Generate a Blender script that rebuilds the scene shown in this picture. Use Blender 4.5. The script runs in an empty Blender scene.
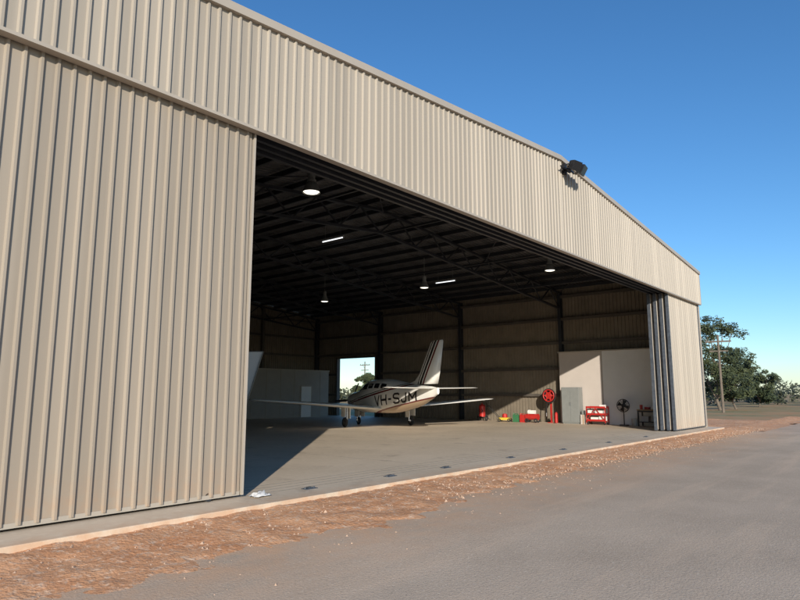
import bpy, math, random, bmesh
from mathutils import Vector, Matrix, noise
random.seed(7)
R=math.radians
scene=bpy.context.scene
EL=17.0
# ------------------------------------------------------------ materials
def mat(name, col, rough=.6, metal=0., var=0., scale=4., bump=0., bscale=40., col2=None, detail=6., stretch=None, spec=.5):
    m=bpy.data.materials.new(name); m.use_nodes=True
    nt=m.node_tree; b=nt.nodes['Principled BSDF']
    b.inputs['Roughness'].default_value=rough; b.inputs['Metallic'].default_value=metal
    b.inputs['Specular IOR Level'].default_value=spec
    b.inputs['Base Color'].default_value=(*col,1)
    tc=nt.nodes.new('ShaderNodeTexCoord'); src=tc.outputs['Object']
    if stretch:
        mp=nt.nodes.new('ShaderNodeMapping'); mp.inputs['Scale'].default_value=stretch
        nt.links.new(src,mp.inputs[0]); src=mp.outputs[0]
    if var or col2:
        n=nt.nodes.new('ShaderNodeTexNoise'); n.inputs['Scale'].default_value=scale; n.inputs['Detail'].default_value=detail
        n.inputs['Roughness'].default_value=.6
        nt.links.new(src,n.inputs['Vector'])
        r=nt.nodes.new('ShaderNodeValToRGB'); r.color_ramp.elements[0].position=.32; r.color_ramp.elements[1].position=.68
        c2=col2 if col2 else tuple(c*(1-var) for c in col)
        r.color_ramp.elements[0].color=(*c2,1); r.color_ramp.elements[1].color=(*col,1)
        nt.links.new(n.outputs['Fac'],r.inputs[0]); nt.links.new(r.outputs[0],b.inputs['Base Color'])
    return m
def mixnode(nt,a,b,fac,mode='MIX'):
    mx=nt.nodes.new('ShaderNodeMix'); mx.data_type='RGBA'; mx.blend_type=mode
    for s,v in ((mx.inputs[6],a),(mx.inputs[7],b)):
        if isinstance(v,tuple): s.default_value=(*v,1)
        else: nt.links.new(v,s)
    if isinstance(fac,float): mx.inputs[0].default_value=fac
    else: nt.links.new(fac,mx.inputs[0])
    return mx.outputs[2]
def nz(nt,vec,scale,detail=5,lo=.4,hi=.6,rough=.6):
    n=nt.nodes.new('ShaderNodeTexNoise'); n.inputs['Scale'].default_value=scale; n.inputs['Detail'].default_value=detail
    n.inputs['Roughness'].default_value=rough
    nt.links.new(vec,n.inputs['Vector'])
    mr=nt.nodes.new('ShaderNodeMapRange'); mr.inputs[1].default_value=lo; mr.inputs[2].default_value=hi
    nt.links.new(n.outputs['Fac'],mr.inputs[0]); return mr.outputs[0]
def axis_ramp(nt,vec,ax,lo,hi):
    sp=nt.nodes.new('ShaderNodeSeparateXYZ'); nt.links.new(vec,sp.inputs[0])
    mr=nt.nodes.new('ShaderNodeMapRange'); mr.inputs[1].default_value=lo; mr.inputs[2].default_value=hi
    nt.links.new(sp.outputs[ax],mr.inputs[0]); return mr.outputs[0]
def mul(nt,a,b):
    mu=nt.nodes.new('ShaderNodeMath'); mu.operation='MULTIPLY'
    for i,v in enumerate((a,b)):
        if isinstance(v,float): mu.inputs[i].default_value=v
        else: nt.links.new(v,mu.inputs[i])
    return mu.outputs[0]
def m_cladding(name,col,dust=.5):
    m=bpy.data.materials.new(name); m.use_nodes=True; nt=m.node_tree; b=nt.nodes['Principled BSDF']
    tc=nt.nodes.new('ShaderNodeTexCoord').outputs['Object']
    def st(v):
        mp=nt.nodes.new('ShaderNodeMapping'); mp.inputs['Scale'].default_value=v; nt.links.new(tc,mp.inputs[0]); return mp.outputs[0]
    d=lambda k:tuple(x*k for x in col)
    c=mixnode(nt,col,d(.92),nz(nt,st((.5,.5,.15)),1.0,6,.35,.65))
    c=mixnode(nt,c,d(.86),mul(nt,nz(nt,st((4,4,.10)),1.6,5,.52,.70),.8))
    c=mixnode(nt,c,d(1.08),nz(nt,st((1.3,1.3,.02)),1.0,1,.50,.56))
    c=mixnode(nt,c,(.40,.24,.14),mul(nt,mul(nt,axis_ramp(nt,tc,2,.75,.0),nz(nt,tc,6,6,.3,.7)),dust))
    nt.links.new(c,b.inputs['Base Color']); b.inputs['Roughness'].default_value=.48; b.inputs['Specular IOR Level'].default_value=.4
    return m
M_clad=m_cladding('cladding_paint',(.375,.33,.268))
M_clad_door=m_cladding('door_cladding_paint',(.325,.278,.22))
M_trim=mat('trim_paint',(.42,.37,.305),.45,var=.08,scale=2)
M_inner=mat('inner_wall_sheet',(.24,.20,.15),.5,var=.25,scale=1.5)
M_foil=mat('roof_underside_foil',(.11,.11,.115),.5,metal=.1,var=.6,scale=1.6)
M_steel=mat('painted_steel',(.032,.035,.042),.5,var=.3,scale=3)
M_galv=mat('galvanised_steel',(.13,.15,.18),.45,metal=.4,var=.4,scale=8)
M_track=mat('worn_track_steel',(.30,.27,.23),.5,metal=.2,var=.3,scale=8)
M_black=mat('black_plastic',(.015,.015,.017),.4)
M_rubber=mat('rubber',(.02,.02,.02),.8)
M_white=mat('white_panel',(.82,.80,.76),.6,var=.05,scale=2)
M_cream=mat('cream_panel',(.55,.49,.44),.6,var=.06,scale=2)
M_red=mat('red_paint',(.50,.03,.025),.35,var=.2,scale=9)
M_yellow=mat('yellow_paint',(.65,.45,.04),.4,var=.1,scale=9)
M_green=mat('green_paint',(.05,.18,.08),.4,var=.1,scale=9)
M_grey=mat('grey_enamel',(.24,.25,.24),.4,var=.1,scale=5)
M_wood=mat('plywood',(.42,.27,.14),.6,var=.3,scale=6,stretch=(1,8,1))
M_joint=mat('joint_filler',(.20,.175,.15),.8)
M_office=mat('office_panel',(.36,.33,.29),.6,var=.12,scale=2)
M_bark=mat('bark',(.20,.16,.12),.9,var=.4,scale=5,stretch=(1,1,.3))
M_glass=mat('dark_glass',(.015,.02,.025),.08)
M_chrome=mat('bare_metal',(.5,.5,.52),.25,metal=1)
def addbump(nt,b,tc,scale,detail,st,dist):
    n=nt.nodes.new('ShaderNodeTexNoise'); n.inputs['Scale'].default_value=scale; n.inputs['Detail'].default_value=detail
    nt.links.new(tc,n.inputs['Vector'])
    bp=nt.nodes.new('ShaderNodeBump'); bp.inputs['Strength'].default_value=st; bp.inputs['Distance'].default_value=dist
    nt.links.new(n.outputs['Fac'],bp.inputs['Height']); nt.links.new(bp.outputs[0],b.inputs['Normal'])
def m_concrete():
    m=bpy.data.materials.new('concrete'); m.use_nodes=True; nt=m.node_tree; b=nt.nodes['Principled BSDF']
    tc=nt.nodes.new('ShaderNodeTexCoord').outputs['Object']
    c=mixnode(nt,(.72,.595,.45),(.61,.50,.37),nz(nt,tc,.35,8,.35,.65))
    c=mixnode(nt,c,(.44,.35,.26),nz(nt,tc,1.3,7,.57,.76))
    c=mixnode(nt,c,(.76,.65,.51),nz(nt,tc,9,4,.5,.8))
    c=mixnode(nt,c,(.60,.37,.22),mul(nt,mul(nt,axis_ramp(nt,tc,1,-.25,-.8),nz(nt,tc,3.5,8,.35,.62)),.75))
    nt.links.new(c,b.inputs['Base Color']); b.inputs['Roughness'].default_value=.6; b.inputs['Specular IOR Level'].default_value=.3
    addbump(nt,b,tc,60,2,.12,.01); return m
M_conc=m_concrete()
def m_asphalt():
    m=bpy.data.materials.new('dusty_asphalt'); m.use_nodes=True; nt=m.node_tree; b=nt.nodes['Principled BSDF']
    tcn=nt.nodes.new('ShaderNodeTexCoord'); tc=tcn.outputs['Object']
    c=mixnode(nt,(.60,.475,.355),(.47,.37,.275),nz(nt,tc,.35,7,.35,.65))
    mp=nt.nodes.new('ShaderNodeMapping'); mp.inputs['Scale'].default_value=(.12,1.3,1); nt.links.new(tc,mp.inputs[0])
    c=mixnode(nt,c,(.66,.50,.36),nz(nt,mp.outputs[0],1.2,6,.5,.75))
    c=mixnode(nt,c,(.82,.70,.56),nz(nt,tc,30,6,.56,.68,.85))
    c=mixnode(nt,c,(.17,.14,.11),nz(nt,tc,42,6,.55,.68,.85))
    f=mul(nt,axis_ramp(nt,tc,1,-4.3,-2.0),nz(nt,tc,2.2,8,.3,.62,.7))
    c=mixnode(nt,c,(.66,.41,.25),f)
    nt.links.new(c,b.inputs['Base Color']); b.inputs['Roughness'].default_value=.92; b.inputs['Specular IOR Level'].default_value=.08
    addbump(nt,b,tc,45,6,.45,.014); return m
M_asph=m_asphalt()
def m_dirt():
    m=bpy.data.materials.new('red_dirt'); m.use_nodes=True; nt=m.node_tree; b=nt.nodes['Principled BSDF']
    tc=nt.nodes.new('ShaderNodeTexCoord').outputs['Object']
    c=mixnode(nt,(.70,.385,.21),(.58,.28,.14),nz(nt,tc,1.5,8,.35,.65))
    c=mixnode(nt,c,(.74,.57,.42),nz(nt,tc,10,7,.50,.70,.7))
    c=mixnode(nt,c,(.32,.14,.08),nz(nt,tc,30,5,.58,.74))
    nt.links.new(c,b.inputs['Base Color']); b.inputs['Roughness'].default_value=.95; b.inputs['Specular IOR Level'].default_value=.1
    addbump(nt,b,tc,25,8,.6,.03); return m
M_dirt=m_dirt()
def m_ground():
    m=bpy.data.materials.new('dry_ground'); m.use_nodes=True; nt=m.node_tree; b=nt.nodes['Principled BSDF']
    tc=nt.nodes.new('ShaderNodeTexCoord').outputs['Object']
    c=mixnode(nt,(.50,.28,.14),(.26,.23,.11),nz(nt,tc,.12,8,.42,.6))
    c=mixnode(nt,c,(.38,.32,.18),nz(nt,tc,1.2,6,.45,.7))
    nt.links.new(c,b.inputs['Base Color']); b.inputs['Roughness'].default_value=.95; b.inputs['Specular IOR Level'].default_value=.1
    return m
M_ground=m_ground()
def m_leaf(name,c1,c2):
    m=bpy.data.materials.new(name); m.use_nodes=True; nt=m.node_tree; b=nt.nodes['Principled BSDF']
    tc=nt.nodes.new('ShaderNodeTexCoord').outputs['Object']
    nt.links.new(mixnode(nt,c1,c2,nz(nt,tc,.9,4,.4,.6)),b.inputs['Base Color']); b.inputs['Roughness'].default_value=.6
    return m
M_leaf=m_leaf('gum_leaves',(.085,.10,.04),(.04,.055,.025))
M_leaf2=m_leaf('scrub_leaves',(.08,.085,.045),(.04,.05,.028))
def m_emis(name,col,s):
    m=bpy.data.materials.new(name); m.use_nodes=True; b=m.node_tree.nodes['Principled BSDF']
    b.inputs['Base Color'].default_value=(.8,.8,.8,1); b.inputs['Emission Color'].default_value=(*col,1); b.inputs['Emission Strength'].default_value=s
    return m
M_lens=m_emis('lit_lamp_lens',(1,.93,.78),2.5)
M_tube=m_emis('lit_fluorescent_tube',(.95,.97,1),1.6)
# ------------------------------------------------------------ mesh builder
class MB:
    def __init__(s): s.v=[];s.f=[];s.m=[];s.s=[];s.cur=0
    def add(s,vs,fs,smooth=False):
        o=len(s.v); s.v+= [tuple(v) for v in vs]
        for f in fs: s.f.append([i+o for i in f]); s.m.append(s.cur); s.s.append(smooth)
    def box(s,a,b):
        x0,y0,z0=a;x1,y1,z1=b
        s.add([(x0,y0,z0),(x1,y0,z0),(x1,y1,z0),(x0,y1,z0),(x0,y0,z1),(x1,y0,z1),(x1,y1,z1),(x0,y1,z1)],
              [(0,3,2,1),(4,5,6,7),(0,1,5,4),(1,2,6,5),(2,3,7,6),(3,0,4,7)])
    def beam(s,p,q,w,h,up=Vector((0,0,1))):
        p=Vector(p);q=Vector(q);d=(q-p).normalized()
        if abs(d.dot(up))>.98: up=Vector((0,1,0))
        a=d.cross(up).normalized(); b=a.cross(d).normalized()
        a*=w/2;b*=h/2
        s.add([p-a-b,p+a-b,p+a+b,p-a+b,q-a-b,q+a-b,q+a+b,q-a+b],
              [(0,3,2,1),(4,5,6,7),(0,1,5,4),(1,2,6,5),(2,3,7,6),(3,0,4,7)])
    def cyl(s,p,q,r1,r2=None,n=16,smooth=True):
        if r2 is None:r2=r1
        p=Vector(p);q=Vector(q);d=(q-p).normalized()
        u=Vector((0,0,1)) if abs(d.z)<.95 else Vector((1,0,0))
        a=d.cross(u).normalized();b=d.cross(a)
        vs=[]
        for c,r in((p,r1),(q,r2)):
            for i in range(n):
                t=2*math.pi*i/n; vs.append(c+a*math.cos(t)*r+b*math.sin(t)*r)
        s.add(vs,[(i,(i+1)%n,n+(i+1)%n,n+i) for i in range(n)],smooth)
        s.add(vs[:n],[tuple(range(n))]); s.add(vs[n:],[tuple(range(n))])
    def torus(s,c,axis,R1,r,n=28,k=10):
        c=Vector(c);d=Vector(axis).normalized();u=Vector((0,0,1)) if abs(d.z)<.95 else Vector((1,0,0))
        a=d.cross(u).normalized();b=d.cross(a);vs=[]
        for i in range(n):
            t=2*math.pi*i/n; e=a*math.cos(t)+b*math.sin(t)
            for j in range(k):
                q=2*math.pi*j/k; vs.append(c+e*(R1+r*math.cos(q))+d*r*math.sin(q))
        s.add(vs,[(i*k+j,((i+1)%n)*k+j,((i+1)%n)*k+(j+1)%k,i*k+(j+1)%k) for i in range(n) for j in range(k)],True)
    def loft(s,rings,caps=True,smooth=True):
        n=len(rings[0]);vs=[v for r in rings for v in r]
        s.add(vs,[(i*n+j,i*n+(j+1)%n,(i+1)*n+(j+1)%n,(i+1)*n+j) for i in range(len(rings)-1) for j in range(n)],smooth)
        if caps:
            s.add(rings[0],[tuple(range(n))],smooth); s.add(rings[-1],[tuple(range(n))],smooth)
    def revolve(s,c,prof,n=20):
        c=Vector(c)
        s.loft([[c+Vector((r*math.cos(2*math.pi*i/n),r*math.sin(2*math.pi*i/n),z)) for i in range(n)] for r,z in prof],caps=False)
    def obj(s,name,mats,parent=None,bevel=0):
        me=bpy.data.meshes.new(name); me.from_pydata(s.v,[],s.f)
        if not isinstance(mats,(list,tuple)): mats=[mats]
        for m in mats: me.materials.append(m)
        me.polygons.foreach_set('material_index',s.m); me.polygons.foreach_set('use_smooth',s.s); me.update()
        o=bpy.data.objects.new(name,me); scene.collection.objects.link(o)
        if parent: o.parent=parent
        if bevel:
            b=o.modifiers.new('b','BEVEL'); b.width=bevel; b.segments=2; b.limit_method='ANGLE'
        return o
BO=Vector((-2.46,10.07,0)); BR=Matrix.Rotation(R(50),4,'Z')
BM=Matrix.Translation(BO)@BR
def root(name,s=0,t=0,z=0,rot=0,world=False):
    e=bpy.data.objects.new(name,None); scene.collection.objects.link(e); e.empty_display_size=.3
    if world: e.matrix_world=Matrix.Translation((s,t,z))@Matrix.Rotation(R(rot),4,'Z')
    else: e.matrix_world=BM@Matrix.Translation((s,t,z))@Matrix.Rotation(R(rot),4,'Z')
    return e
# ------------------------------------------------------------ hangar
SL,SR,DEP=-4.4,27.0,28.0; PK=(SL+SR)/2+.2; ZE,ZP=7.60,9.0
def roofz(s): return ZP-(ZP-ZE)*(abs(s-PK)/(SR-PK) if s>PK else abs(s-PK)/(PK-SL))
H=root('aircraft_hangar')
PROF=[(0,0),(.050,0),(.068,1),(.100,1),(.118,0)]
def ribs(mb,fa,fb,out,length,a0=0,period=.2,h=.036):
    out=Vector(out); pts=[]
    k=0
    while k*period<length:
        for p,o in PROF:
            a=k*period+p
            if a<=length: pts.append((a,o*h))
        k+=1
    pts.append((length,0))
    vs=[]
    for a,o in pts: vs.append(Vector(fa(a0+a))+out*o); vs.append(Vector(fb(a0+a))+out*o)
    mb.add(vs,[(2*i,2*i+2,2*i+3,2*i+1) for i in range(len(pts)-1)])
FT=-.14
HZ=6.0
mb=MB(); 
for a,b in((SL,PK),(PK,SR)):
    ribs(mb,lambda s:(s,FT,HZ),lambda s:(s,FT,roofz(s)),(0,-1,0),b-a,a)
mb.obj('fascia_cladding',M_clad,H)
mb=MB()
mb.box((SL-.03,FT-.045,HZ-.03),(SR+.03,FT+.02,HZ+.02))
mb.box((SL-.03,FT+.02,HZ-.03),(SR+.03,FT+.10,HZ-.01))
for a,b in((SL-.06,PK),(PK,SR+.06)):
    za,zb=(roofz(a),roofz(b))
    mb.beam((a,FT-.02,za+.0),(b,FT-.02,zb+.0),.13,.15)
mb.box((SR-.02,FT-.045,HZ+.02),(SR+.05,FT+.1,ZE-.06))
mb.obj('flashings',M_trim,H)
mb=MB(); mb.box((SR-.06,-.06,-.02),(SR+.07,.12,HZ-.06)); mb.box((SL-.07,-.06,-.02),(SL+.06,.12,HZ-.06))
mb.obj('corner_trim',M_trim,H)
mb=MB()
def side(s,out,segs):
    for a,b,z0,z1 in segs:
        ribs(mb,lambda t:(s,t,z0),lambda t:(s,t,z1),out,b-a,a)
DT0,DT1,DH=21.6,25.4,4.2
side(SR,(1,0,0),[(FT+.1,DT0,0,ZE),(DT0,DT1,DH,ZE),(DT1,DEP,0,ZE)])
side(SL,(-1,0,0),[(FT+.1,DEP,0,ZE)])
for a,b in((SL,PK),(PK,SR)):
    ribs(mb,lambda s:(s,DEP,0),lambda s:(s,DEP,roofz(s)),(0,1,0),b-a,a)
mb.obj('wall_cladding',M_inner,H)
mb=MB()
for a,b,z0,z1 in [(FT+.12,DT0,-.1,ZE-.02),(DT0,DT1,DH,ZE-.02),(DT1,DEP,-.1,ZE-.02)]:
    ribs(mb,lambda t:(SR+.045,t,z0),lambda t:(SR+.045,t,z1),(1,0,0),b-a,a)
mb.obj('side_wall_outer_cladding',M_clad,H)
mb=MB(); mo=MB()
for sa,sb in((SL-.1,PK),(PK,SR+.1)):
    t0,t1=FT,DEP+.1
    ribs(mb,lambda t:(sa,t,roofz(sa)+.02),lambda t:(sb,t,roofz(sb)+.02),(0,0,1),t1-t0,t0)
    mo.add([(sa,t0,roofz(sa)+.062),(sb,t0,roofz(sb)+.062),(sb,t1,roofz(sb)+.062),(sa,t1,roofz(sa)+.062)],[(0,1,2,3)])
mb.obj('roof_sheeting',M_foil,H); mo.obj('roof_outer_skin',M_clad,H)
FR=[.95,7.3,14.2,21.1,27.75]
mb=MB()
for t in FR:
    for s0 in (SL+.18,SR-.18):
        mb.box((s0-.15,t-.012,0),(s0+.15,t+.012,roofz(s0)-.2))
        mb.box((s0-.15,t-.09,0),(s0-.135,t+.09,roofz(s0)-.2)); mb.box((s0+.135,t-.09,0),(s0+.15,t+.09,roofz(s0)-.2))
mb.obj('portal_columns',M_steel,H)
mb=MB()
for t in FR:
    n=28
    ss=[SL+.3+(SR-SL-.6)*i/n for i in range(n+1)]
    top=[Vector((s,t,roofz(s)-.28)) for s in ss]; 
    bot=[Vector((s,t,roofz(s)-1.18+ .0)) for s in ss]
    mid=n//2
    for a,b in((0,mid),(mid,n)):
        mb.beam(top[a],top[b],.13,.10); mb.beam(bot[a],bot[b],.13,.10)
    for i in range(n):
        if i%2==0: mb.beam(bot[i],top[i+1],.05,.05)
        else: mb.beam(top[i],bot[i+1],.05,.05)
    mb.beam(bot[0],top[0],.08,.08); mb.beam(bot[n],top[n],.08,.08)
mb.obj('roof_trusses',M_steel,H)
mb=MB()
s=SL+.4
while s<SR:
    mb.beam((s,FT+.1,roofz(s)-.12),(s,DEP-.1,roofz(s)-.12),.06,.18); s+=1.21
for s in (SL+5.4,PK-5.4,PK,PK+5.4,SR-5.4):
    mb.beam((s,FR[0],roofz(s)-1.18),(s,FR[-1],roofz(s)-1.18),.07,.07)
for i in (0,3):
    for a,b in((SL+.3,SL+8),(SL+8,PK),(PK,SR-8),(SR-8,SR-.3)):
        mb.beam((a,FR[i],roofz(a)-.35),(b,FR[i+1],roofz(b)-.35),.03,.03); mb.beam((b,FR[i],roofz(b)-.37),(a,FR[i+1],roofz(a)-.37),.03,.03)
mb.obj('roof_purlins',M_steel,H)
mb=MB()
for z in (1.5,3.0,4.45,5.8,7.1):
    for a,b in((.3,DT0),(DT0,DT1),(DT1,DEP-.1)):
        if z<DH and a==DT0: continue
        mb.box((SR-.2,a,z-.05),(SR-.003,b,z+.1))
    mb.box((SL+.003,.3,z-.05),(SL+.2,DEP-.1,z+.1)); mb.box((SL+.2,DEP-.2,z-.05),(SR-.2,DEP-.003,z+.1))
for t in(DT0-.08,DT1+.002): mb.box((SR-.25,t,0),(SR+.06,t+.08,DH+.08))
mb.box((SR-.25,DT0,DH),(SR+.06,DT1,DH+.08))
for s0 in (0,5.4,10.8,16.2,21.6): mb.box((s0-.1,DEP-.3,0),(s0+.1,DEP-.2,roofz(s0)-.3))
mb.obj('wall_girts',mat('girt_steel',(.11,.095,.08),.5,var=.3,scale=3),H)
mb=MB()
for z in (6.08,6.9,7.5): mb.box((SL+.1,FT+.02,z),(SR-.1,FT+.12,z+.12 if z<7.4 else z+.02))
for i in range(4): mb.box((SL+.1,i*.24-.02,6.02),(SR-.1,i*.24+.06,6.14))
mb.beam((SL+.1,.4,7.3),(SR-.1,.4,7.3),.16,.2); mb.beam((SL+.1,.4,6.2),(SR-.1,.4,6.2),.5,.06)
mb.obj('door_header_tracks',M_steel,H)
def leaf(name,s0,s1,t,mats):
    m=MB(); ribs(m,lambda s:(s,t,.07),lambda s:(s,t,6.02),(0,-1,0),s1-s0-.12,s0+.06)
    m.cur=1
    m.box((s0,t-.035,.04),(s0+.06,t+.09,6.0)); m.box((s1-.035,t-.035,.04),(s1,t+.09,6.0))
    m.box((s0+.06,t-.01,.04),(s1-.06,t+.09,.10)); m.box((s0+.06,t+.003,5.9),(s1-.06,t+.09,6.0))
    for z in(1.5,3,4.5): m.box((s0+.06,t+.003,z),(s1-.06,t+.08,z+.08))
    m.cur=2
    for s in(s0+.6,s1-.6): m.cyl((s,t,.07),(s,t+.06,.07),.065,n=14)
    m.obj(name,mats,H)
for i in range(4):
    leaf('sliding_door_right_%d'%i,22.15-.07*i,26.9-.07*i,i*.24,[M_clad,M_galv,M_steel])
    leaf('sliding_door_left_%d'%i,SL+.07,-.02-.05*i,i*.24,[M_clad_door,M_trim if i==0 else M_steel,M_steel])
mb=MB(); mb.box((SL-.25,-.75,-.4),(SR+.3,DEP+.2,0)); mb.obj('concrete_slab',M_conc,H,bevel=.012)
mb=MB()
for t in FR[1:4]: mb.add([(SL+.1,t-.006,.003),(SR-.1,t-.006,.003),(SR-.1,t+.006,.003),(SL+.1,t+.006,.003)],[(0,1,2,3)])
for s in (0,5.4,10.8,16.2,21.6): mb.add([(s-.006,1.1,.003),(s+.006,1.1,.003),(s+.006,DEP-.2,.003),(s-.006,DEP-.2,.003)],[(0,1,2,3)])
mb.obj('floor_joints',M_joint,H)
mb=MB()
for i in range(4):
    mb.box((SL+.1,i*.24-.006+.03,.0015),(SR-.1,i*.24+.006+.03,.006))
mb.obj('floor_door_tracks',M_track,H)
mb=MB()
for s in (1.25,3.35,5.2,8.0,11.0,14.4,18.0):
    mb.box((s-.13,-.22,0),(s+.13,-.08,.012)); mb.box((s-.05,-.19,.012),(s+.05,-.11,.03))
    for dx in(-.10,.10): mb.cyl((s+dx,-.15,.012),(s+dx,-.15,.03),.018,n=8)
mb.obj('door_bolt_plates',M_galv,H,bevel=.004)
mb=MB()
mb.box((26.45,4.8,0),(26.55,7.3,3.87)); mb.box((26.55,7.2,0),(26.67,7.3,3.87)); mb.cur=1
mb.box((26.40,1.4,0),(26.52,4.8,3.87)); mb.cur=2
mb.box((26.37,1.35,3.87),(26.67,7.35,3.93)); mb.box((26.42,4.79,0),(26.56,4.83,3.869)); 
mb.obj('lined_partition_wall',[M_cream,M_white,M_trim],H)
mb=MB()
mb.box((17.5,25.0,0),(25.5,27.7,3.2)); mb.cur=1
mb.box((17.45,24.95,3.2),(25.55,27.7,3.27))
for s in (18.7,19.9,21.1,22.3,24.7): mb.box((s-.02,24.985,0),(s+.02,25,3.2))
mb.cur=2; mb.box((22.9,24.96,0),(23.8,24.999,2.1)); mb.cur=1
mb.box((22.84,24.95,0),(22.9,25,2.16)); mb.box((23.8,24.95,0),(23.86,25,2.16)); mb.box((22.9,24.95,2.1),(23.8,25,2.16))
mb.cur=3; mb.cyl((23.7,24.96,1.02),(23.7,24.9,1.02),.02,n=10); mb.box((23.58,24.89,1.01),(23.72,24.905,1.04))
mb.obj('office_room',[M_office,M_trim,M_white,M_chrome],H)
# ------------------------------------------------------------ lamps
for s in(4.2,17.6):
    for t in(3.3,10,17.1,24.6):
        r=root('high_bay_lamp',s,t,6.75)
        mb=MB()
        mb.cyl((0,0,.32),(0,0,.55),.09,n=16); mb.cyl((0,0,.55),(0,0,roofz(s)-6.75-.2),.012,n=8)
        mb.cyl((0,0,.26),(0,0,.32),.12,n=16)
        mb.revolve((0,0,0),[(.09,.28),(.12,.25),(.19,.12),(.225,0),(.235,-.02),(.215,-.01),(.18,.11)],24)
        mb.obj('reflector_and_gear',[M_grey],r)
        mb=MB(); mb.revolve((0,0,0),[(.21,.02),(.17,-.015),(.1,-.03),(.001,-.035)],24); mb.obj('lens',M_lens,r)
for s,t,z in((11.0,9.6,7.85),(19.1,9.8,7.25)):
    r=root('fluorescent_batten',s,t,z)
    mb=MB(); mb.box((-.04,-.62,0),(.04,.62,.05))
    for y in(-.45,.45): mb.cyl((0,y,.05),(0,y,roofz(s)-z-.1),.005,n=6)
    mb.box((-.03,-.62,-.05),(.03,-.60,0)); mb.box((-.03,.60,-.05),(.03,.62,0)); mb.obj('batten_body',M_grey,r)
    mb=MB(); mb.cyl((0,-.6,-.03),(0,.6,-.03),.02,n=10); mb.obj('tube',M_tube,r)
# ------------------------------------------------------------ floodlight pair on the fascia
r=root('twin_floodlight',11.75,FT,8.66)
mb=MB()
mb.box((-.3,-.14,-.03),(.3,-.08,.03)); mb.box((-.05,-.12,-.15),(.05,.0,.2)); mb.cyl((0,-.1,0),(0,-.42,.02),.03,n=10)
for dx in(-.24,.24):
    c=Vector((dx,-.5,-.02)); d=Vector((dx*.8,-1,-.55)).normalized()
    u=d.cross(Vector((0,0,1))).normalized(); w=u.cross(d)
    rings=[]
    for k,(a,bb) in ((-.14,(.09,.07)),(-.05,(.16,.12)),(.10,(.19,.15)),(.13,(.19,.15))):
        rings.append([c+d*k+u*sx*a+w*sz*bb for sx,sz in((-1,-1),(1,-1),(1,1),(-1,1))])
    mb.loft(rings,smooth=False)
    for k in(-.11,-.085,-.06): 
        mb.loft([[c+d*(k+e)+u*sx*.14+w*sz*.11 for sx,sz in((-1,-1),(1,-1),(1,1),(-1,1))] for e in(0,.008)],smooth=False)
    mb.beam(c-u*.23,c-u*.23+Vector((0,.3,0)),.03,.03); mb.beam(c+u*.23,c+u*.23+Vector((0,.3,0)),.03,.03)
    mb.beam(c-u*.25+Vector((0,.3,0)),c+u*.25+Vector((0,.3,0)),.03,.03)
mb.beam((-.35,-.2,-.02),(.35,-.2,-.02),.05,.05)
mb.obj('lamp_heads',M_black,r)
# ------------------------------------------------------------ aircraft
def catmull(tab,x):
    n=len(tab)
    for i in range(n-1):
        if tab[i][0]>=x>=tab[i+1][0]: break
    p0=tab[max(i-1,0)];p1=tab[i];p2=tab[i+1];p3=tab[min(i+2,n-1)]
    u=(p1[0]-x)/(p1[0]-p2[0])
    return [.5*(2*p1[k]+(-p0[k]+p2[k])*u+(2*p0[k]-5*p1[k]+4*p2[k]-p3[k])*u*u+(-p0[k]+3*p1[k]-3*p2[k]+p3[k])*u**3) for k in(1,2,3)]
FUS=[(3.05,.17,1.12,1.44),(2.9,.36,.90,1.58),(2.4,.47,.76,1.68),(1.8,.54,.70,1.76),(1.3,.60,.67,1.86),(.9,.62,.66,2.10),(.5,.64,.66,2.26),(-.3,.65,.66,2.32),(-1.3,.63,.68,2.30),(-2.1,.56,.74,2.20),(-3.0,.45,.88,2.07),(-4.0,.32,1.08,1.98),(-4.9,.16,1.38,1.92),(-5.35,.06,1.58,1.86)]
def surf(x,th,off=0):
    w,zb,zt=catmull(FUS,x); c=(zb+zt)/2;h=(zt-zb)/2
    cs,sn=math.cos(th),math.sin(th)
    return Vector((x,math.copysign(abs(cs)**.8,cs)*(w+off),c+math.copysign(abs(sn)**.8,sn)*(h+off)))
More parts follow.
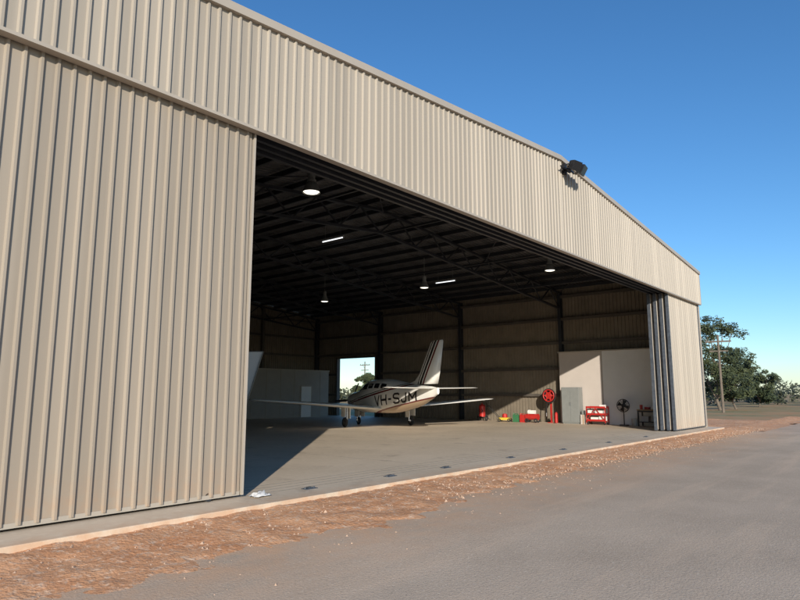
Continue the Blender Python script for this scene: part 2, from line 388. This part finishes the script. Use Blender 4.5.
def m_paint(name,kind):
    m=bpy.data.materials.new(name); m.use_nodes=True; nt=m.node_tree; b=nt.nodes['Principled BSDF']
    b.inputs['Roughness'].default_value=.25; b.inputs['Coat Weight'].default_value=.4
    tc=nt.nodes.new('ShaderNodeTexCoord'); sp=nt.nodes.new('ShaderNodeSeparateXYZ'); nt.links.new(tc.outputs['Object'],sp.inputs[0])
    ma=nt.nodes.new('ShaderNodeMath'); ma.operation='MULTIPLY_ADD'; r=nt.nodes.new('ShaderNodeValToRGB'); r.color_ramp.interpolation='CONSTANT'
    W=(.84,.82,.76,1);Mn=(.16,.03,.03,1);K=(.03,.025,.025,1);T=(.42,.30,.19,1)
    if kind=='fus':
        nt.links.new(sp.outputs[0],ma.inputs[0]); ma.inputs[1].default_value=.16; nt.links.new(sp.outputs[2],ma.inputs[2])
        lo,hi=0.,2.5; st=[(0,T),(.60,Mn),(.66,W),(1.42,Mn),(1.5,W),(1.54,K),(1.58,W)]  # tan belly band puts light reflected off the floor into the colour
    else:
        nt.links.new(sp.outputs[2],ma.inputs[0]); ma.inputs[1].default_value=.684; nt.links.new(sp.outputs[0],ma.inputs[2])
        lo,hi=-5.,-1.; st=[(-5,W),(-2.86,Mn),(-2.74,W),(-2.66,K),(-2.5,W),(-2.42,K),(-2.34,W)]
    mr=nt.nodes.new('ShaderNodeMapRange'); mr.inputs[1].default_value=lo; mr.inputs[2].default_value=hi
    nt.links.new(ma.outputs[0],mr.inputs[0]); nt.links.new(mr.outputs[0],r.inputs[0])
    el=r.color_ramp.elements; el.remove(el[1]); el[0].position=0; el[0].color=st[0][1]
    for p,c in st[1:]:
        e=el.new((p-lo)/(hi-lo)); e.color=c
    nt.links.new(r.outputs[0],b.inputs['Base Color']); return m
M_fus=m_paint('aircraft_paint_and_bounce_fuselage','fus'); M_fin=m_paint('aircraft_paint_fin','fin')
M_wing=mat('aircraft_paint_white',(.80,.78,.73),.3,var=.05,scale=2)
M_dark=mat('aircraft_marking_paint',(.02,.015,.015),.4)
def foil(c0,chord,thick,axis='y'):
    pr=[(0,0),(.02,.35),(.1,.8),(.3,1),(.6,.7),(1,.03),(.6,-.45),(.3,-.6),(.1,-.5),(.02,-.25)]
    out=[]
    for a,bb in pr:
        if axis=='y': out.append(Vector((c0[0]-a*chord,c0[1],c0[2]+bb*thick*chord)))
        else: out.append(Vector((c0[0]-a*chord,c0[1]+(bb if bb>=0 else bb*1.5)*thick*chord*.8,c0[2])))
    return out
def aircraft(wx,wy,heading,reg):
    A=root('light_aircraft',wx,wy,0,heading,world=True)
    m=MB(); N=28
    xs=[3.05-8.4*i/56 for i in range(57)]
    m.loft([[surf(x,2*math.pi*j/N) for j in range(N)] for x in xs]); m.obj('fuselage',M_fus,A)
    m=MB()
    def patch(x0,x1,a0,a1,nx=8,na=6,y=1):
        vs=[]
        for i in range(nx+1):
            for j in range(na+1):
                p=surf(x0+(x1-x0)*i/nx,R(a0+(a1-a0)*j/na),.006); p.y*=y; vs.append(p)
        m.add(vs,[(i*(na+1)+j,(i+1)*(na+1)+j,(i+1)*(na+1)+j+1,i*(na+1)+j+1) for i in range(nx) for j in range(na)],True)
    for y in(1,-1):
        patch(1.25,.72,30,84,y=y); patch(.62,.12,20,44,y=y)
        for x in(.0,-.62,-1.24): patch(x,x-.46,22,42,4,4,y)
    m.obj('cabin_windows',M_glass,A)
    m=MB()
    for sg in(1,-1):
        m.loft([foil((1.05,sg*.3,.88),2.3,.075),foil((.75,sg*.75,.92),1.95,.075),foil((.35,sg*3.2,1.09),1.5,.07),foil((.05,sg*6.3,1.30),1.0,.065),foil((-.1,sg*6.6,1.33),.7,.04)])
        m.loft([foil((-4.25,sg*.05,1.82),.95,.05),foil((-4.55,sg*2.2,1.86),.62,.05),foil((-4.65,sg*2.32,1.86),.45,.03)])
    m.obj('wings_and_tailplane',M_wing,A)
    m=MB()
    for sg in(1,-1):
        m.beam((-.72,sg*3.4,1.10),(-.62,sg*6.2,1.295),.012,.05); m.beam((-.98,sg*.8,.95),(-.73,sg*3.4,1.11),.012,.05)
    m.obj('control_surface_gaps',M_dark,A)
    m=MB()
    def fn(p,ch,t): return foil(p,ch,t,'z')
    m.loft([fn((-2.7,0,2.02),2.65,.012),fn((-3.45,0,2.18),1.95,.03),fn((-3.85,0,2.5),1.66,.035),fn((-4.78,0,3.80),1.0,.04),fn((-4.95,0,3.88),.8,.03)])
    m.obj('tail_fin',M_fin,A)
    m=MB(); n=16
    m.loft([[Vector((x,rr*math.cos(2*math.pi*j/n),1.28+rr*math.sin(2*math.pi*j/n))) for j in range(n)] for x,rr in((3.05,.17),(3.2,.15),(3.32,.10),(3.4,.03),(3.42,.004))])
    for k in range(3):
        a=R(90+120*k+25); d=Vector((0,math.cos(a),math.sin(a))); sd=Vector((0,-math.sin(a),math.cos(a)))
        c=Vector((3.14,0,1.28)); rg=[]
        for q,w,tw in((.1,.04,60),(.35,.075,45),(.7,.07,28),(.98,.045,18)):
            wd=(sd*math.cos(R(tw))+Vector((1,0,0))*math.sin(R(tw)))*w; th=Vector((1,0,0))*.012
            rg.append([c+d*q+wd,c+d*q+th,c+d*q-wd,c+d*q-th])
        m.cur=1; m.loft(rg); m.cur=0
    m.obj('propeller',[M_chrome,M_black],A)
    m=MB()
    def wheel(x,y,rr):
        m.cur=0; m.torus((x,y,rr),(0,1,0),rr*.68,rr*.32,24,10); m.cur=1; m.cyl((x,y-.05,rr),(x,y+.05,rr),rr*.5,n=16)
    for sg in(1,-1):
        wheel(0,sg*1.85,.24); m.cur=1; m.cyl((0,sg*1.74,.24),(0,sg*1.74,.98),.045,n=12); m.beam((0,sg*1.74,.26),(0,sg*1.86,.24),.05,.05)
        m.cur=2; m.box((-.2,sg*1.66-.012,.42),(.2,sg*1.66+.012,.98)); m.box((-.26,sg*1.95-.01,.5),(.22,sg*1.95+.01,.95))
    wheel(2.25,0,.2); m.cur=1; m.cyl((2.25,.09,.2),(2.25,.09,.5),.03,n=10); m.cyl((2.25,-.09,.2),(2.25,-.09,.5),.03,n=10); m.cyl((2.2,0,.48),(2.1,0,.85),.05,n=12); m.beam((2.24,-.1,.5),(2.24,.1,.5),.05,.05)
    m.cur=2; m.box((1.9,.16,.42),(2.4,.175,.78)); m.box((1.9,-.175,.42),(2.4,-.16,.78))
    m.obj('landing_gear',[M_rubber,M_chrome,M_wing],A)
    # registration painted on the port side: letters as strokes that follow the skin
    G={'V':[[(0,1),(.5,0)],[(.5,0),(1,1)]],'H':[[(0,0),(0,1)],[(1,0),(1,1)],[(0,.5),(1,.5)]],'-':[[(.1,.5),(.9,.5)]],
       'S':[[(1,.88),(.8,1),(.2,1),(0,.85),(0,.65),(.2,.53),(.8,.47),(1,.35),(1,.15),(.8,0),(.2,0),(0,.12)]],
       'J':[[(.85,1),(.85,.18),(.65,0),(.2,0),(0,.18),(0,.32)]],'M':[[(0,0),(0,1)],[(0,1),(.5,.3)],[(.5,.3),(1,1)],[(1,1),(1,0)]]}
    def skin(u,v):
        x=-.80-u*3.25; z=1.02+v*(.47-.10*u)+u*.30
        w,zb,zt=catmull(FUS,x); c=(zb+zt)/2;h=(zt-zb)/2
        q=min(.97,abs((z-c)/h)); return Vector((x,w*(1-q**2.5)**.4+.014,z))
    m=MB(); wid=[1,1,.6,1,.9,1.15]; gap=.42; tot=sum(wid)+gap*5; cur=0
    for ch,wd in zip(reg,wid):
        for st in G[ch]:
            for (ax,ay),(bx,by) in zip(st,st[1:]):
                a=Vector(((cur+ax*wd)/tot*3.25,ay*.45)); b=Vector(((cur+bx*wd)/tot*3.25,by*.45))
                d=(b-a).normalized(); nn=Vector((-d.y,d.x))*.046; a=a-d*.02; b=b+d*.02; K=8; vs=[]
                for i in range(K+1):
                    p=a.lerp(b,i/K)
                    for e in(-1,0,1): q=p+nn*e; vs.append(skin(q.x/3.25,q.y/.45))
                m.add(vs,[(i*3+j,i*3+j+1,i*3+j+4,i*3+j+3) for i in range(K) for j in range(2)])
        cur+=wd+gap
    m.obj('registration_lettering',M_dark,A)
    return A
aircraft(-1.05,31.3,90+30,'VH-SJM')
r=root('white_tapered_panel',-5.3,20.0,0,0,world=True)  # made-up tapered panel, stands in for an unidentified pale slanted shape
m=MB()
y0,y1=-.03,.03
pr=[(-.95,.45),(.18,.45),(.90,2.94),(-.95,2.94)]
m.add([(x,y,z) for y in(y0,y1) for x,z in pr],[(0,1,2,3),(7,6,5,4),(0,4,5,1),(1,5,6,2),(2,6,7,3),(3,7,4,0)]); m.cur=1
for i in range(4):
    a,b=pr[i],pr[(i+1)%4]; m.beam((a[0],y0-.012,a[1]),(b[0],y0-.012,b[1]),.022,.05,up=Vector((0,1,0)))
for x in(-.8,0.): m.beam((x,0,0),(x,0,.45),.05,.05); m.box((x-.04,-.4,0),(x+.04,.4,.05)); m.beam((x,.38,.05),(x,.05,.9),.03,.03)
m.obj('panel_and_stand',[M_white,M_grey],r)
# ------------------------------------------------------------ workshop items along the right wall
r=root('wheeled_fire_extinguisher',25.9,12.1)
m=MB(); m.cyl((0,0,.25),(0,0,.85),.19,n=20); m.revolve((0,0,.85),[(.19,0),(.17,.07),(.1,.12),(.04,.14),(.04,.2)]); m.cur=1
for y in(-.24,.24): m.torus((.08,y,.17),(0,1,0),.12,.045)
m.cyl((.08,-.24,.17),(.08,.24,.17),.02,n=8); m.beam((.2,-.16,.2),(.28,-.16,1.05),.03,.03); m.beam((.2,.16,.2),(.28,.16,1.05),.03,.03); m.beam((.28,-.17,1.05),(.28,.17,1.05),.03,.03)
m.torus((-.16,0,.6),(1,0,0),.12,.02); m.obj('extinguisher_body',[M_red,M_rubber],r)
r=root('push_mower',25.8,10.5,0,20)
m=MB(); m.box((-.25,-.3,.1),(.25,.3,.24)); m.cur=1; m.cyl((0,0,.24),(0,0,.42),.15,n=18); m.cyl((0,0,.42),(0,0,.46),.1,n=18); m.cur=2
for x in(-.27,.27):
    for y in(-.28,.28): m.torus((x,y,.1),(1,0,0),.07,.03,18,8)
m.beam((-.2,.3,.2),(-.2,.95,.9),.03,.03); m.beam((.2,.3,.2),(.2,.95,.9),.03,.03); m.beam((-.22,.95,.9),(.22,.95,.9),.03,.03)
m.obj('mower_body',[M_yellow,M_red,M_rubber],r,bevel=.015)
for tt,mm in((9.75,M_green),(9.3,M_red)):
    r=root('jerry_can',25.8,tt)
    m=MB(); m.box((-.1,-.18,0),(.1,.18,.42)); m.box((-.03,-.1,.46),(.03,.1,.49)); m.box((-.03,-.1,.42),(.03,-.07,.46)); m.box((-.03,.07,.42),(.03,.1,.46)); m.cyl((0,.14,.42),(0,.18,.5),.035,n=10); m.obj('can_body',mm,r,bevel=.02)
r=root('air_compressor',25.8,8.75)
m=MB(); m.cyl((0,-.4,.32),(0,.35,.32),.17,n=20); m.cur=1; m.box((-.12,-.2,.49),(.12,.1,.68)); m.cyl((0,.12,.58),(0,.2,.58),.13,n=16); m.cur=2
for y in(-.3,.25): m.torus((-.15,y,.12),(1,0,0),.08,.035,18,8); m.torus((.15,y,.12),(1,0,0),.08,.035,18,8)
m.obj('compressor_body',[M_red,M_white,M_rubber],r)
r=root('fire_hose_reel',26.1,7.75)
m=MB(); m.beam((.1,0,0),(.1,0,1.75),.08,.08); m.box((-.0,-.2,0),(.2,.2,.03)); m.cyl((.02,0,1.5),(.04,0,1.5),.34,n=32); m.cyl((-.22,0,1.5),(.1,0,1.5),.05,n=12)
m.torus((-.19,0,1.5),(1,0,0),.32,.03); m.torus((-.19,0,1.5),(1,0,0),.16,.025)
for k in range(6):
    a=math.pi*k/3; m.beam((-.19,.05*math.cos(a),1.5+.05*math.sin(a)),(-.19,.32*math.cos(a),1.5+.32*math.sin(a)),.03,.07)
m.cyl((-.17,0,1.5),(-.16,0,1.5),.18,n=28); m.cur=1
for k in range(4): m.torus((-.13+.05*k,0,1.5),(1,0,0),.30,.035)
m.torus((-.1,.02,1.48),(1,0,0),.39,.03); m.beam((-.1,.15,1.1),(-.1,.2,.55),.03,.03); m.cur=2; m.cyl((-.1,.2,.35),(-.1,.2,.55),.03,n=10)
m.obj('reel',[M_red,M_rubber,M_chrome],r)
r=root('fire_extinguisher',25.95,7.35)
m=MB(); m.cyl((0,0,.02),(0,0,.5),.085,n=16); m.revolve((0,0,.5),[(.085,0),(.07,.05),(.025,.09),(.025,.12)]); m.cur=1; m.box((-.09,-.015,.6),(.03,.015,.64)); m.beam((-.05,.05,.6),(-.08,.09,.25),.02,.02); m.obj('cylinder',[M_red,M_black],r)
r=root('steel_cabinet',26.1,6.45)
m=MB(); m.box((-.25,-.5,.06),(.25,.5,1.95)); m.box((-.22,-.47,0),(.22,.47,.06)); m.box((-.265,-.485,.09),(-.25,-.004,1.92)); m.box((-.265,.004,.09),(-.25,.485,1.92)); m.cur=1
m.box((-.285,-.04,.95),(-.265,-.02,1.15)); m.box((-.285,.02,.95),(-.265,.04,1.15)); m.obj('cabinet_body',[M_grey,M_chrome],r,bevel=.006)
r=root('cardboard_box',25.95,5.72)
m=MB(); m.box((-.18,-.15,0),(.18,.15,.5)); m.cur=1; m.box((-.182,-.03,.001),(.182,.03,.502)); m.cur=2; m.box((-.12,-.1,.503),(.1,.1,.72)); m.obj('box_body',[M_cream,M_wood,M_grey],r,bevel=.006)
r=root('red_tool_trolley',25.85,4.95)
m=MB()
for x in(-.25,.25):
    for y in(-.5,.5): m.beam((x,y,.1),(x,y,.9),.04,.04)
for z in(.18,.5,.85): m.box((-.27,-.52,z),(.27,.52,z+.03)); m.box((-.27,-.52,z+.03),(-.25,.52,z+.1)); m.box((.25,-.52,z+.03),(.27,.52,z+.1))
m.beam((-.26,-.5,.2),(-.26,0,.85),.03,.03); m.beam((-.26,.5,.2),(-.26,0,.85),.03,.03)
m.cur=1
for y,z,a,h in((-.3,.21,.15,.22),(.1,.21,.2,.18),(.35,.53,.1,.22),(-.15,.53,.2,.2),(-.3,.88,.1,.15)): m.box((-.2,y-a,z),(.2,y+a,z+h))
m.cur=2
for x in(-.24,.24):
    for y in(-.45,.45): m.torus((x,y,.06),(1,0,0),.04,.02,14,6)
m.obj('trolley_body',[M_red,M_white,M_rubber],r)
r=root('pedestal_fan',25.95,3.6)
m=MB(); m.cyl((0,0,0),(0,0,.04),.24,n=24); m.cyl((0,0,.04),(0,0,.95),.025,n=10); m.cyl((-.02,0,1.0),(.16,0,1.0),.09,n=16); 
for q in(.31,.24,.16,.08): m.torus((-.1,0,1.0),(1,0,0),q,.008,28,6)
m.torus((-.03,0,1.0),(1,0,0),.32,.018,28,8)
for k in range(16):
    a=2*math.pi*k/16; m.beam((-.11,.03*math.cos(a),1+.03*math.sin(a)),(-.03,.32*math.cos(a),1+.32*math.sin(a)),.008,.008)
for k in range(4):
    a=math.pi*k/2+.3; d=Vector((0,math.cos(a),math.sin(a))); e=Vector((0,-math.sin(a),math.cos(a)))
    c=Vector((-.05,0,1)); m.add([c+d*.05-e*.03,c+d*.05+e*.03+Vector((.03,0,0)),c+d*.27+e*.11+Vector((.04,0,0)),c+d*.29-e*.08],[(0,1,2,3)])
m.obj('fan_body',M_black,r)
r=root('plastic_bucket',25.7,2.95)
m=MB(); m.revolve((0,0,0),[(.001,.01),(.13,.01),(.17,.36),(.185,.36),(.185,.38),(.165,.38),(.125,.03),(.001,.03)],20); m.torus((0,0,.3),(0,1,.7),.17,.006,24,6); m.obj('bucket_body',M_white,r)
r=root('workbench',25.75,2.2)
m=MB(); m.box((-.35,-.55,.78),(.35,.55,.83)); m.cur=1
for x in(-.3,.3):
    for y in(-.5,.5): m.box((x-.03,y-.03,0),(x+.03,y+.03,.78))
m.box((-.3,-.5,.2),(.3,.5,.23)); m.box((-.32,-.47,.7),(-.28,.47,.78)); m.obj('bench_frame',[M_wood,M_steel],r)
m=MB(); m.box((-.2,-.4,.832),(.1,-.1,1.0)); m.cur=1; m.box((-.1,.02,.832),(.15,.25,.95)); m.cyl((-.15,.38,.832),(-.15,.38,1.05),.07,n=14); m.cur=2; m.box((-.2,.05,.232),(.2,.4,.5)); m.obj('bench_clutter',[M_white,M_red,M_cream],r,bevel=.01)
r=root('crumpled_rag',.18,-.18,0)
m=MB(); n=9; vs=[]
for i in range(n):
    for j in range(n):
        u,v=(i/(n-1)-.5),(j/(n-1)-.5)
        vs.append((u*.3+.03*noise.noise((u*5,v*5,1)),v*.22+.03*noise.noise((u*5,v*5,7)),.012+max(0,.16*(noise.noise((u*6,v*6,3))+.35))*(1-2*max(abs(u),abs(v))*.8)))
m.add(vs,[(i*n+j,(i+1)*n+j,(i+1)*n+j+1,i*n+j+1) for i in range(n-1) for j in range(n-1)],True); m.obj('cloth',M_white,r)
# ------------------------------------------------------------ terrain
me=MB(); S=1500; me.add([(-S,-S,-.15),(S,-S,-.15),(S,S,-.15),(-S,S,-.15)],[(0,1,2,3)])
g=me.obj('ground',M_ground); 
me=MB(); me.add([(-60,-26,-.146),(90,-26,-.146),(90,-1.2,-.146),(-60,-1.2,-.146)],[(0,1,2,3)])
g=me.obj('asphalt_apron',M_asph); g.matrix_world=BM
me=MB(); ns=int(60/.08); na=38; vs=[]
for i in range(ns+1):
    s=-12+60*i/ns
    edge=2.5-.075*max(0,min(s,7))+.30*noise.noise((s*.45,0,0))+.2*noise.noise((s*1.7,5,0))
    for j in range(na+1):
        n_=.5+2.7*j/na
        f=(n_-.75)/(edge-.75)
        z=-.06-.087*max(0,f)**1.2 + .028*noise.noise((s*2.3,n_*2.3,2))+.02*noise.noise((s*7,n_*7,4))+.012*noise.noise((s*17,n_*17,9))
        if f>1: z-=.08*(f-1)
        vs.append((s,-n_,z))
me.add(vs,[(i*(na+1)+j,(i+1)*(na+1)+j,(i+1)*(na+1)+j+1,i*(na+1)+j+1) for i in range(ns) for j in range(na)],True)
g=me.obj('dirt_verge',M_dirt); g.matrix_world=BM
me=MB()
for i in range(7000):
    s=random.uniform(-5,30); n_=.78+abs(random.gauss(0,1.0)); 
    if n_>3.9: continue
    rr=random.choice([.008,.01,.012,.015,.02,.03])*random.uniform(.8,1.3)
    if n_>2.2: rr*=.6
    zz=-.148+.07*max(0,(2.3-n_)/1.5)
    c=Vector((s,-n_,zz)); vs=[c+Vector((random.uniform(.7,1.2)*x,random.uniform(.7,1.2)*y,random.uniform(.5,1)*z))*rr for x,y,z in((1,0,0),(0,1,0),(-1,0,0),(0,-1,0),(0,0,1),(0,0,-1))]
    me.add(vs,[(0,1,4),(1,2,4),(2,3,4),(3,0,4),(1,0,5),(2,1,5),(3,2,5),(0,3,5)])
g=me.obj('gravel',mat('gravel_stone',(.58,.40,.28),.9,var=.5,scale=3)); g.matrix_world=BM
me=MB(); vs=[];n=40
for i in range(n+1):
    for j in range(n+1):
        x=SR+.35+14*i/n; y=-2.4+16*j/n
        vs.append((x,y,-.146+.22*max(0,noise.noise((x*.5,y*.5,3))+.15)*min(1,(n-i)/6)*min(1,i/4,j/4)-.02*(i==n)))
me.add(vs,[(i*(n+1)+j,(i+1)*(n+1)+j,(i+1)*(n+1)+j+1,i*(n+1)+j+1) for i in range(n) for j in range(n)],True)
g=me.obj('dirt_mound_ground',M_dirt); g.matrix_world=BM
# ------------------------------------------------------------ trees
def leaves(mb,c,rad,n,size,rnd):
    for _ in range(n):
        d=Vector((rnd.gauss(0,1),rnd.gauss(0,1),rnd.gauss(0,1))).normalized()*rad*(rnd.random()**.5)
        p=c+Vector((d.x,d.y,d.z*.7)); a=Vector((rnd.gauss(0,1),rnd.gauss(0,1),rnd.gauss(0,1))).normalized(); b=a.orthogonal().normalized()
        l=size*rnd.uniform(.6,1.3); w=l*.5
        mb.add([p-a*l*.5,p+b*w*.5,p+a*l*.5,p-b*w*.5],[(0,1,2,3)])
def tree(x,y,h,cr,seed,nm='gum_tree'):
    rnd=random.Random(seed); T=root(nm,x,y,-.15,world=True)
    mb=MB(); lv=MB(); p=Vector((0,0,0)); th=h*.5; pts=[p]
    for k in range(4): p=p+Vector((rnd.uniform(-.3,.3),rnd.uniform(-.3,.3),th/4)); pts.append(p)
    for k in range(4): mb.cyl(pts[k],pts[k+1],.018*h*(1-k*.15),.018*h*(1-(k+1)*.15),n=10)
    for k in range(20):
        st=pts[rnd.randint(1,4)]; a=rnd.uniform(0,6.28); 
        e=Vector((math.cos(a)*cr*rnd.uniform(.2,.9),math.sin(a)*cr*rnd.uniform(.2,.9),h*rnd.uniform(.22,.95)))
        md=(st+e)/2+Vector((0,0,-.05*h*rnd.random()))
        mb.cyl(st,md,.008*h,.005*h,n=6); mb.cyl(md,e,.005*h,.002*h,n=6)
        for q in range(4):
            cc=e+Vector((rnd.gauss(0,.25),rnd.gauss(0,.25),rnd.gauss(0,.16)))*cr*.8
            leaves(lv,cc,cr*rnd.uniform(.18,.32),120,.32,rnd)
    mb.obj('trunk_and_limbs',M_bark,T); lv.obj('foliage',M_leaf,T)
tree(33.6,66,9.6,3.0,1); tree(37.4,70,6.6,2.6,8); tree(48,84,5.0,2.4,2); tree(-5.2,96,4.6,2.0,5)
rnd=random.Random(11); lv=MB()
for k in range(420):
    a=rnd.uniform(-55,55); d=rnd.uniform(105,170); h=rnd.uniform(1.8,4.6)*(1 if a>20 else .7)
    c=Vector((math.sin(R(a))*d,math.cos(R(a))*d,h*.5)); 
    for q in range(3): leaves(lv,c+Vector((rnd.gauss(0,2),rnd.gauss(0,2),rnd.uniform(-h*.35,h*.35))),h*.45,38,.75,rnd)
lv.obj('distant_tree_line',M_leaf2)
def pole(x,y,h):
    r=root('utility_pole',x,y,-.15,-35,world=True); m=MB(); m.cyl((0,0,0),(0,0,h),.13,.09,n=12); m.box((-1.1,-.06,h-.7),(1.1,.06,h-.56)); m.box((-.8,-.06,h-1.6),(.8,.06,h-1.48))
    for dx in(-1,-.4,.4,1): m.cyl((dx,0,h-.56),(dx,0,h-.38),.05,.03,n=8)
    m.beam((-.5,-.07,h-.62),(0,-.07,h-1.2),.04,.04); m.obj('pole_and_crossarms',M_bark,r)
pole(30.3,59.0,7.3); pole(-6.2,110,7.4)
# ------------------------------------------------------------ light
w=bpy.data.worlds.new('World'); scene.world=w; w.use_nodes=True; nt=w.node_tree
sk=nt.nodes.new('ShaderNodeTexSky'); sk.sky_type='NISHITA'; sk.sun_disc=False; sk.sun_elevation=R(EL); sk.sun_rotation=R(177.5)
sk.air_density=1.0; sk.dust_density=.2; sk.ozone_density=4.6
hs=nt.nodes.new('ShaderNodeHueSaturation'); hs.inputs['Saturation'].default_value=1.12; hs.inputs['Value'].default_value=1.1
nt.links.new(sk.outputs[0],hs.inputs['Color'])
bg=nt.nodes['Background']; bg.inputs[1].default_value=.15; nt.links.new(hs.outputs[0],bg.inputs[0])
sd=bpy.data.lights.new('sun','SUN'); sd.energy=5; sd.angle=R(.5); sd.color=(1,.92,.80)
so=bpy.data.objects.new('sun',sd); scene.collection.objects.link(so)
c=math.cos(R(EL)); v=Vector((-.043*c,.999*c,-math.sin(R(EL)))); so.rotation_mode='QUATERNION'; so.rotation_quaternion=v.to_track_quat('-Z','Y')
scene.view_settings.view_transform='Standard'; scene.view_settings.look='None'; scene.view_settings.exposure=0
cd=bpy.data.cameras.new('camera'); co=bpy.data.objects.new('camera',cd); scene.collection.objects.link(co)
co.location=(0,0,1.6); co.rotation_euler=(R(98.6),0,0); cd.lens=27.9; cd.sensor_width=36; cd.clip_end=4000; cd.clip_start=.05
scene.camera=co
